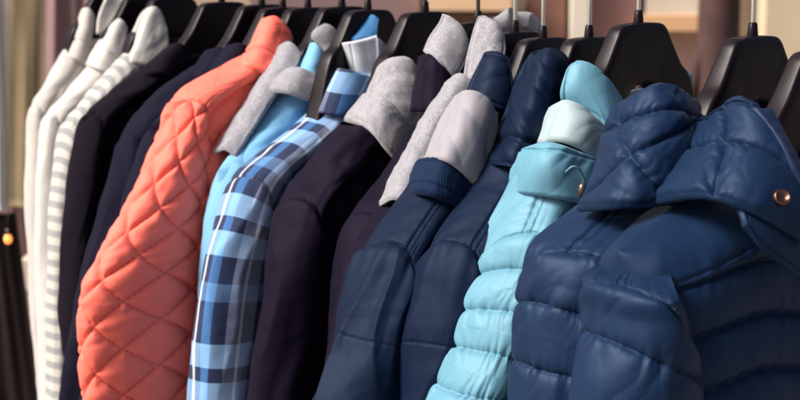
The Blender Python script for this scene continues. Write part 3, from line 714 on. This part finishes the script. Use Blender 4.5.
# ---- plaid
g, f = garment('plaid_shirt', xu(368), 12, 'blue, navy and white plaid shirt with turned up collar', 'shirt')
torso(g, 'body', f, (335, 98), (248, 182), M['plaid'], T0=.034, h=.045, Tlow=.036, disp=lambda y, d, sg: rel_folds(111., .005, 12, 5)(y + sg, d), nc=130, nr=110)
sleeve(g, f, [(92, 328, 394), (118, 300, 362), (145, 267, 332), (170, 239, 302), (190, 227, 286), (212, 219, 277), (250, 209, 274), (300, 200, 266), (350, 195, 258), (405, 191, 249)], M['plaid'], 172, b=.034, disp=rel_folds(113., .006, 15, 2.6, .0012), yoke_disp=rel_folds(114., .003, 12, 4), nth=120, nar=190)
patch(g, 'collar', f, [
    [(354, 84, .0), (362, 83, .016), (370, 82, .024), (377, 80, .028)],
    [(348, 62, .0), (358, 60, .016), (368, 58, .024), (377, 57, .030)],
    [(342, 43, .0), (354, 41, .016), (366, 38, .024), (377, 35, .030)]], M['plaid_white'], ddn=.01, th=.006, nu=70, nv=70, disp=lambda su, sv, ed: .0016 * fbm(su * 22, sv * 22, 114., 2) + seam_groove(su - .012, .0010, .0016))
patch(g, 'collar_front', f, [
    [(374, 82, .030), (384, 80, .036), (394, 74, .038)],
    [(376, 58, .032), (385, 60, .036), (394, 66, .036)],
    [(376, 36, .032), (384, 43, .036), (392, 54, .034)]], M['plaid_lilac'], ddn=.01, th=.006, nu=50, nv=60, disp=lambda su, sv, ed: .0012 * fbm(su * 22, sv * 22, 116., 2))
patch(g, 'collar_stand', f, [
    [(318, 112, .0), (336, 116, .02), (358, 116, .03), (384, 108, .034)],
    [(326, 92, .0), (342, 94, .02), (362, 96, .03), (386, 92, .034)],
    [(338, 68, .0), (350, 70, .016), (366, 74, .024), (386, 76, .03)]], M['plaid'], ddn=.012, th=.006, nu=60, nv=50, disp=lambda su, sv, ed: .002 * fbm(su * 22, sv * 22, 117., 2))
patch(g, 'collar_facing', f, [
    [(342, 44, -.028), (356, 41, -.004), (368, 39, .006), (377, 37, .01)],
    [(356, 30, -.028), (364, 28, -.008), (371, 27, .0), (378, 28, .006)],
    [(369, 16, -.026), (372, 15, -.014), (375, 16, -.006), (379, 20, .0)]], M['plaid_blue'], ddn=0.022, th=.006, nu=50, nv=50, disp=lambda su, sv, ed: .0015 * fbm(su * 30, sv * 30, 115., 2))

# ---- sky blue with grey
g, f = garment('hooded_jacket', xu(342), 8, 'sky blue jacket with grey marl hood, between the coral jacket and the plaid shirt')
torso(g, 'body', f, (302, 90), (228, 160), M['skyblue'], T0=.028, h=.04, Tlow=.028, disp=lambda y, d, sg: rel_folds(121., .004, 12, 5)(y + sg, d), nc=100, nr=90)
sleeve(g, f, [(92, 278, 334), (120, 254, 306), (150, 232, 276), (180, 216, 256), (205, 208, 246), (240, 203, 240), (300, 198, 232), (405, 190, 226)], M['skyblue'], 158, b=.028, disp=rel_folds(123., .005, 15, 3, .001), nth=90, nar=140)
patch(g, 'hood_band', f, [
    [(214, 154, -.04), (224, 150, -.01), (236, 158, .006)],
    [(230, 128, -.04), (242, 122, -.008), (254, 130, .01)],
    [(250, 98, -.04), (262, 90, -.006), (275, 98, .012)],
    [(270, 66, -.04), (282, 60, -.006), (296, 70, .012)],
    [(281, 46, -.036), (291, 42, -.008), (302, 54, .006)]], M['marl_dark'], th=.006, nu=50, nv=110, disp=lambda su, sv, ed: .002 * fbm(su * 30, sv * 24, 124., 3) + .0016 * ridge(su * 10, sv * 40, 125.))
patch(g, 'collar', f, [
    [(268, 92, -.02), (286, 94, .012), (304, 100, .026), (322, 106, .03)],
    [(276, 80, -.022), (292, 80, .012), (310, 86, .026), (326, 94, .03)],
    [(288, 70, -.022), (300, 68, .008), (314, 74, .02), (328, 84, .026)]], M['marl_dark'], ddn=0.022, th=.009, nu=60, nv=50, disp=lambda su, sv, ed: .002 * fbm(su * 26, sv * 26, 126., 3))
patch(g, 'collar_lining', f, [
    [(296, 74, -.02), (306, 76, .006), (316, 82, .016), (324, 92, .02)],
    [(302, 58, -.02), (312, 60, .004), (320, 68, .012), (327, 80, .016)],
    [(312, 42, -.02), (317, 44, .0), (323, 54, .008), (328, 66, .012)]], M['skyblue'], ddn=0.022, th=.007, nu=50, nv=50, disp=lambda su, sv, ed: .0022 * fbm(su * 30, sv * 30, 127., 3))
patch(g, 'hood', f, [
    [(322, 66, -.012), (330, 70, .006), (338, 80, .014), (344, 92, .02)],
    [(317, 48, -.014), (328, 48, .002), (337, 56, .01), (344, 74, .016)],
    [(312, 37, -.016), (322, 31, -.002), (333, 38, .006), (340, 54, .012)],
    [(318, 32, -.016), (326, 26, -.006), (333, 30, .0), (338, 42, .006)]], M['marl_dark'], ddn=0.022, th=.009, nu=60, nv=60, disp=lambda su, sv, ed: .002 * fbm(su * 26, sv * 26, 128., 3))

# ---- coral
g, f = garment('quilted_jacket', xu(308), 10, 'coral red jacket with diamond quilting')
torso(g, 'body', f, (262, 58), (186, 100), M['coral'], T0=.036, h=.045, Tlow=.046, disp=lambda y, d, sg: rel_quilt(.044, .008, 131.)(y + sg * .31, d) * sstep(.05, .056, d) + .003 * fbm(y * 18, d * 18, 132., 3) + seam_groove(d - .05) , nc=170, nr=140)
sleeve(g, f, [(50, 250, 312), (66, 222, 286), (80, 196, 262), (93, 177, 236), (110, 166, 214), (132, 158, 207), (180, 140, 207), (235, 112, 206), (280, 91, 203), (320, 88, 201), (360, 89, 198), (405, 91, 197)], M['coral'], 96, b=.036, disp=rel_quilt(.041, .0050, 133., 45, 1.0), yoke_disp=rel_yoke(135.), k2=.012, nth=230, nar=310)
patch(g, 'collar', f, [
    [(236, 74, -.03), (248, 70, .012), (262, 74, .028), (274, 80, .03)],
    [(248, 54, -.032), (260, 48, .014), (272, 54, .026), (282, 64, .028)],
    [(258, 34, -.03), (268, 28, .008), (278, 34, .018), (288, 46, .022)],
    [(267, 22, -.026), (274, 18, -.002), (281, 22, .008), (288, 34, .014)]], M['coral'], ddn=0.012, th=.012, nu=80, nv=90, disp=lambda su, sv, ed: .0022 * fbm(su * 30, sv * 30, 134., 3) + .0018 * ridge(su * 40, sv * 16, 135.) + seam_groove(sv - .03, .002, .003))
patch(g, 'collar_lining', f, [
    [(276, 72, .022), (284, 70, .016)], [(284, 52, .02), (290, 50, .012)], [(286, 34, .014), (291, 36, .006)], [(279, 20, .004), (283, 20, -.004)]], M['marl_dark'], th=.006, nu=24, nv=60)

# ---- dark wool jackets
def dark_coat(u, yaw, mat, neck, tip, rows, top, col, seed, label, length=.62):
    g, f = garment('dark_jacket', xu(u), yaw, label)
    torso(g, 'body', f, neck, tip, M[mat], T0=.026, h=.04, Tlow=.028, disp=lambda y, d, sg: rel_folds(seed, .004, 12, 5)(y + sg, d), nc=90, nr=80)
    sleeve(g, f, rows, M[mat], top, b=.030, disp=rel_folds(seed + 2, .005, 15, 3, .001), nth=90, nar=140, length=length)
    patch(g, 'collar', f, col, M[mat], ddn=0.022, th=.009, nu=50, nv=50, disp=lambda su, sv, ed: .002 * fbm(su * 26, sv * 26, seed + 4, 3))
dark_coat(283, 6, 'inknavy', (232, 60), (160, 118), [(60, 226, 270), (85, 194, 240), (110, 164, 204), (130, 148, 184), (160, 136, 170), (200, 122, 160), (300, 96, 140), (405, 78, 120)], 125,
          [[(205, 78, -.02), (222, 76, .012), (240, 82, .02)], [(215, 62, -.02), (232, 58, .012), (248, 66, .018)], [(226, 48, -.02), (242, 44, .006), (254, 54, .01)]], 141., 'ink navy jacket pressed behind the coral jacket')
dark_coat(262, 6, 'inknavy', (215, 62), (135, 128), [(56, 206, 260), (80, 172, 222), (105, 143, 188), (130, 124, 164), (165, 112, 152), (200, 101, 146), (250, 87, 136), (300, 76, 126), (350, 67, 120), (405, 59, 114)], 132,
          [[(185, 82, -.02), (204, 80, .012), (224, 88, .02)], [(196, 66, -.02), (214, 62, .012), (232, 70, .018)], [(206, 52, -.02), (222, 48, .006), (238, 56, .01)]], 151., 'ink navy jacket with its sleeve showing left of the coral jacket')
dark_coat(222, 6, 'black', (165, 62), (92, 110), [(52, 168, 222), (72, 138, 186), (92, 107, 148), (112, 86, 124), (135, 76, 108), (180, 68, 102), (230, 62, 96), (300, 58, 92), (345, 60, 90), (362, 64, 90)], 112,
          [[(140, 78, -.02), (158, 74, .012), (176, 80, .02)], [(152, 62, -.02), (168, 56, .012), (186, 64, .018)], [(166, 50, -.02), (180, 44, .006), (194, 52, .01)]], 161., 'black jacket with short sleeve end showing, next to the striped top', .30)

# ---- striped
g, f = garment('striped_top', xu(172), 4, 'grey and white striped cotton top between the white shirts and the black jackets', 'top')
torso(g, 'body', f, (128, 62), (78, 122), M['striped'], T0=.028, h=.04, Tlow=.030, disp=lambda y, d, sg: rel_folds(171., .004, 12, 5)(y + sg, d), nc=90, nr=80)
sleeve(g, f, [(50, 126, 170), (75, 104, 140), (100, 80, 116), (122, 64, 96), (150, 55, 84), (200, 49, 80), (260, 46, 76), (330, 45, 74), (405, 46, 74)], M['striped'], 120, b=.026, disp=rel_folds(173., .004, 15, 3, .001), nth=90, nar=140)
patch(g, 'collar', f, [
    [(118, 66, -.02), (134, 64, .012), (150, 66, .024), (170, 62, .028)],
    [(128, 46, -.02), (142, 44, .012), (156, 46, .022), (169, 46, .026)],
    [(138, 22, -.02), (148, 18, .006), (158, 20, .014), (167, 32, .02)],
    [(145, 11, -.02), (150, 8, -.002), (157, 8, .006), (163, 20, .012)]], M['striped_collar'], ddn=.012, th=.008, nu=60, nv=60, disp=lambda su, sv, ed: .002 * fbm(su * 26, sv * 26, 174., 3))

# ---- white shirts
g, f = garment('white_shirt', xu(146), 2, 'bright white cotton shirt with folded collar, beside the striped top', 'shirt')
torso(g, 'body', f, (108, 50), (54, 112), M['white_b'], T0=.028, h=.04, Tlow=.030, disp=lambda y, d, sg: rel_folds(181., .005, 12, 5)(y + sg, d), nc=100, nr=90)
sleeve(g, f, [(45, 106, 142), (65, 90, 124), (88, 68, 104), (108, 50, 84), (125, 42, 74), (150, 39, 68), (200, 36, 66), (260, 35, 62), (330, 38, 60), (405, 43, 60)], M['white_b'], 112, b=.026, disp=rel_folds(183., .005, 15, 3, .001), nth=90, nar=150)
patch(g, 'collar', f, [
    [(86, 66, -.02), (98, 70, .014), (112, 78, .024)],
    [(94, 50, -.022), (106, 52, .014), (120, 58, .022)],
    [(108, 32, -.022), (116, 28, .008), (126, 38, .016)],
    [(117, 21, -.02), (121, 20, .0), (127, 30, .01)]], M['white_b'], ddn=.012, th=.009, nu=60, nv=70, disp=lambda su, sv, ed: .002 * fbm(su * 26, sv * 26, 184., 3) + seam_groove(sv - .030, .0016, .0028))
patch(g, 'collar_stand', f, [
    [(96, 34, -.03), (108, 36, -.02), (122, 36, -.006)],
    [(98, 16, -.032), (114, 14, -.026), (130, 20, -.012)],
    [(106, -4, -.034), (120, -8, -.03), (133, 4, -.016)]], M['white_b'], th=.008, nu=50, nv=50, disp=lambda su, sv, ed: .002 * fbm(su * 22, sv * 22, 185., 3))
g, f = garment('white_shirt', xu(112), 2, 'off-white cotton shirt at the far left end of the row', 'shirt')
torso(g, 'body', f, (78, 46), (38, 104), M['white'], T0=.028, h=.04, Tlow=.030, disp=lambda y, d, sg: rel_folds(191., .005, 12, 5)(y + sg, d), nc=100, nr=90)
sleeve(g, f, [(38, 72, 104), (60, 58, 90), (80, 45, 74), (100, 33, 62), (118, 29, 56), (145, 27, 52), (200, 26, 50), (260, 28, 50), (330, 33, 52), (405, 41, 56)], M['white'], 104, b=.024, disp=rel_folds(193., .005, 15, 3, .001), nth=90, nar=150)
patch(g, 'collar', f, [
    [(64, 58, -.02), (74, 60, .012), (86, 66, .02)],
    [(70, 40, -.022), (80, 42, .012), (90, 48, .018)],
    [(78, 22, -.022), (86, 20, .006), (94, 28, .012)],
    [(84, 9, -.02), (89, 8, .0), (95, 16, .008)]], M['white'], ddn=.012, th=.009, nu=60, nv=70, disp=lambda su, sv, ed: .002 * fbm(su * 26, sv * 26, 194., 3) + seam_groove(sv - .032, .0016, .0028))

# ================================================================== hangers
for f_, (dz, hm, lab) in zip(frames, [
    (.0, 'chrome', 'black plastic hanger in the nearest puffer, cut by the right edge'),
    (.008, 'chrome', 'broad black plastic hanger right of the diamond quilted navy collar'),
    (.014, 'chrome', 'black plastic hanger with arched notch, in the aqua puffer'),
    (-.004, 'chrome', 'black plastic hanger half hidden above the aqua collar'),
    (-.008, 'chrome', 'black plastic hanger above the tall navy collar'),
    (-.004, 'chrome', 'black plastic hanger inside the rolled grey hood'),
    (.004, 'darksteel', 'black plastic hanger with dark hook behind the slim grey collars'),
    (.012, 'darksteel', 'black plastic hanger in the broad grey marl collar'),
    (.010, 'darksteel', 'black plastic hanger in the turned up plaid collar'),
    (.012, 'darksteel', 'black plastic hanger behind the grey hood of the sky blue jacket'),
    (.008, 'darksteel', 'black plastic hanger in the coral jacket'),
    (.006, 'darksteel', 'black plastic hanger just left of the coral collar'),
    (.008, 'darksteel', 'black plastic hanger in the sleeve-showing ink navy jacket'),
    (.008, 'darksteel', 'black plastic hanger in the black jacket next to the stripes'),
    (.010, 'darksteel', 'black plastic hanger in the striped top'),
    (.010, 'darksteel', 'black plastic hanger in the bright white shirt'),
    (.010, 'darksteel', 'black plastic hanger in the far left off-white shirt')]):
    hanger(f_, lab, hm, dz)

# ================================================================== the blurred street behind
def W_(u, v, Z): return CAM + Z * ray(u, v)
def bmat(name, a, b_, sc=4., rough=.85):
    m, bs = mat_base(name, a, rough, 0, .2); L(m, mixc(m, noise_fac(m, sc, detail=6), a, b_), bs.inputs['Base Color']); return m
def slab(name, u0, u1, Z, z0, z1, th, mat, parent=None, inset=0.):
    """upright slab across the view direction, Z metres off, from height z0 to z1"""
    a, c = W_(u0, 0, Z), W_(u1, 0, Z); d = fwd * np.array([1, 1, 0]); d /= np.linalg.norm(d)
    V = []
    for z in (z0, z1):
        for p, k in ((a, 0), (c, 0), (c, th), (a, th)): V.append([p[0] + d[0] * k, p[1] + d[1] * k, z])
    return mesh_obj(name, np.array(V), [(3, 2, 1, 0), (4, 5, 6, 7), (0, 1, 5, 4), (1, 2, 6, 5), (2, 3, 7, 6), (3, 0, 4, 7)], mat, parent, smooth=False)
sf = empty('shop_front', (0, 0, 0), label='blurred tan and brown shop front far behind the hangers', cat='building')
slab('wall', -700, 1900, 9.6, 0, 5, .3, bmat('ochre_plaster', (.36, .28, .21), (.56, .45, .34), 2.2), sf)
slab('pilaster', 572, 590, 9.3, 0, 5, .28, bmat('cream_stone', (.70, .62, .50), (.80, .74, .62)), sf)
slab('pilaster', 766, 830, 9.3, 0, 5, .28, bmat('sand_stone', (.55, .42, .28), (.70, .58, .42)), sf)
slab('door', 590, 640, 9.4, 0, 2.4, .19, bmat('mauve_door', (.26, .14, .13), (.36, .21, .19)), sf)
slab('door', 528, 566, 9.4, 0, 2.4, .19, bmat('maroon_door', (.16, .08, .065), (.26, .13, .10)), sf)
slab('window', 646, 700, 9.4, 1.17, 2.6, .19, bmat('grey_pane', (.55, .53, .46), (.68, .65, .56)), sf)
slab('sill', 640, 704, 9.25, 1.08, 1.17, .34, bmat('orange_sill', (.70, .40, .20), (.78, .50, .30)), sf)
slab('panel', 646, 700, 9.42, 0, 1.07, .17, bmat('brown_panel', (.38, .23, .18), (.46, .30, .24)), sf)
slab('awning_board', 425, 512, 9.2, 1.20, 1.36, .3, bmat('orange_board', (.72, .45, .25), (.85, .62, .42)), sf)
slab('panel', 425, 520, 9.35, 0, 1.18, .2, bmat('dark_brown_panel', (.12, .07, .06), (.2, .12, .09)), sf)
slab('panel', 250, 420, 9.35, 0, 3.2, .2, bmat('mauve_panel', (.20, .13, .13), (.30, .2, .2)), sf)
# a dark street tree
tr = empty('street_tree', tuple(W_(722, 0, 6.5) * np.array([1, 1, 0])), label='dark blurred tree trunk with leaning limb behind the right-hand hangers', cat='tree')
bk = bmat('dark_bark', (.035, .018, .018), (.10, .055, .05), 9.)
tq = [rgt * 0 + np.array([0, 0, 0]), rgt * .01 + np.array([0, 0, .7]), rgt * -.01 + np.array([0, 0, 1.3]), rgt * .02 + np.array([0, 0, 2.2]), rgt * .06 + np.array([0, 0, 3.4])]
tube('trunk', tq, [.16, .10, .085, .08, .06], bk, tr, 18, 40)
tube('limb', [rgt * -.17 + np.array([0, 0, .78]), rgt * -.10 + np.array([0, 0, 1.05]), rgt * -.02 + np.array([0, 0, 1.28]), rgt * .06 + np.array([0, 0, 1.5])], [.03, .034, .04, .03], bk, tr, 12, 20)
# left: cloths hanging at the next stall
def drape(name, u0, u1, Z, v0, v1, mat, label, cat, seed, amp=.02, lean=0.):
    n, m_ = 60, 40; P = np.zeros((m_, n, 3)); d = fwd * np.array([1, 1, 0])
    for i in range(m_):
        for j in range(n):
            t, q = i / (m_ - 1), j / (n - 1)
            P[i, j] = W_(u0 + (u1 - u0) * q + lean * t, v0 + (v1 - v0) * t, Z)
    nz = noise(np.linspace(0, 1, n)[None] * (abs(u1 - u0) / 12.) + 0 * P[..., 0], np.linspace(0, 1, m_)[:, None] * 1.2 + 0 * P[..., 0], seed)
    P += d * (amp * nz)[..., None]
    B = P + d * .012
    V = np.concatenate([P.reshape(-1, 3), B.reshape(-1, 3)]); fa = gfaces(m_, n); k = n * m_
    rim = [(i * n, (i + 1) * n, (i + 1) * n + k, i * n + k) for i in range(m_ - 1)] + [(i * n + n - 1, i * n + n - 1 + k, (i + 1) * n + n - 1 + k, (i + 1) * n + n - 1) for i in range(m_ - 1)]
    rim += [(j, j + k, j + 1 + k, j + 1) for j in range(n - 1)] + [((m_ - 1) * n + j, (m_ - 1) * n + j + 1, (m_ - 1) * n + j + 1 + k, (m_ - 1) * n + j + k) for j in range(n - 1)]
    o = mesh_obj(name, V, np.concatenate([fa[:, ::-1], fa + k, np.array(rim)]), mat)
    return tag(o, label, cat)
drape('cloth_panel', -90, 8, 3.9, -120, 210, fabric('cream_cloth', (.62, .56, .49), .9, .1, None, .1), 'cream cloth hanging at the left edge', 'cloth', 1.3, .03)
drape('cloth_panel', 8, 44, 4.1, -120, 206, fabric('tan_canvas', (.27, .205, .125), .9, .1, None, .1), 'tan canvas panel hanging beside the cream cloth', 'cloth', 2.7, .012)
drape('cloth_panel', 38, 150, 4.6, -120, 470, fabric('mauve_cloth', (.26, .17, .17), .9, .1, None, .1), 'mauve curtain behind the white shirts', 'curtain', 4.1, .05)
drape('dark_coat', -70, 14, 3.6, 214, 560, fabric('brown_black_cloth', (.016, .010, .010), .9, .05, None, .1), 'blurred brown-black coat at the lower left edge', 'coat', 6.6, .03, 48)
drape('cloth_panel', -40, 60, 4.9, 180, 470, fabric('brown_cloth', (.13, .075, .065), .9, .1, None, .1), 'brown cloth seen in the gap beside the brown-black coat', 'cloth', 8.1, .03)
bx = empty('cardboard_box', (0, 0, 0), label='small cream box glimpsed between the dark coat and the white sleeves', cat='box')
zz = W_(0, 300, 4.4)[2]; z1 = W_(0, 268, 4.4)[2]; zb = W_(0, 350, 4.4)[2]
cream = bmat('cream_card', (.62, .50, .40), (.70, .60, .50)); slab('carton', 12, 38, 4.4, zb, z1 - .012, .12, bmat('pink_card', (.36, .22, .19), (.42, .28, .24)), bx); slab('lid', 10, 40, 4.385, zz, z1, .15, cream, bx)
lm, lbs = mat_base('warm_bulb', (1, .5, .15), .4); lbs.inputs['Emission Color'].default_value = (1, .26, .04, 1); lbs.inputs['Emission Strength'].default_value = .8
lp = empty('bulb', tuple(W_(8, 239, 3.5)), label='tiny glowing orange bulb above the brown-black coat', cat='lamp')
th_ = np.linspace(0, np.pi, 12); prof = [(max(.0002, .0085 * math.sin(t)), -.011 * math.cos(t)) for t in th_]
disc('glass', (0, 0, 0), (0, 0.02, 1), prof, lm, lp, 16); tube('cap', [(0, 0, .009), (0, 0, .022)], .004, M['darksteel'], lp, 10)
tube('wire', [(0, 0, .02), (.004, .004, .25), (0, 0, .62)], .0012, M['darksteel'], lp, 8, 20)
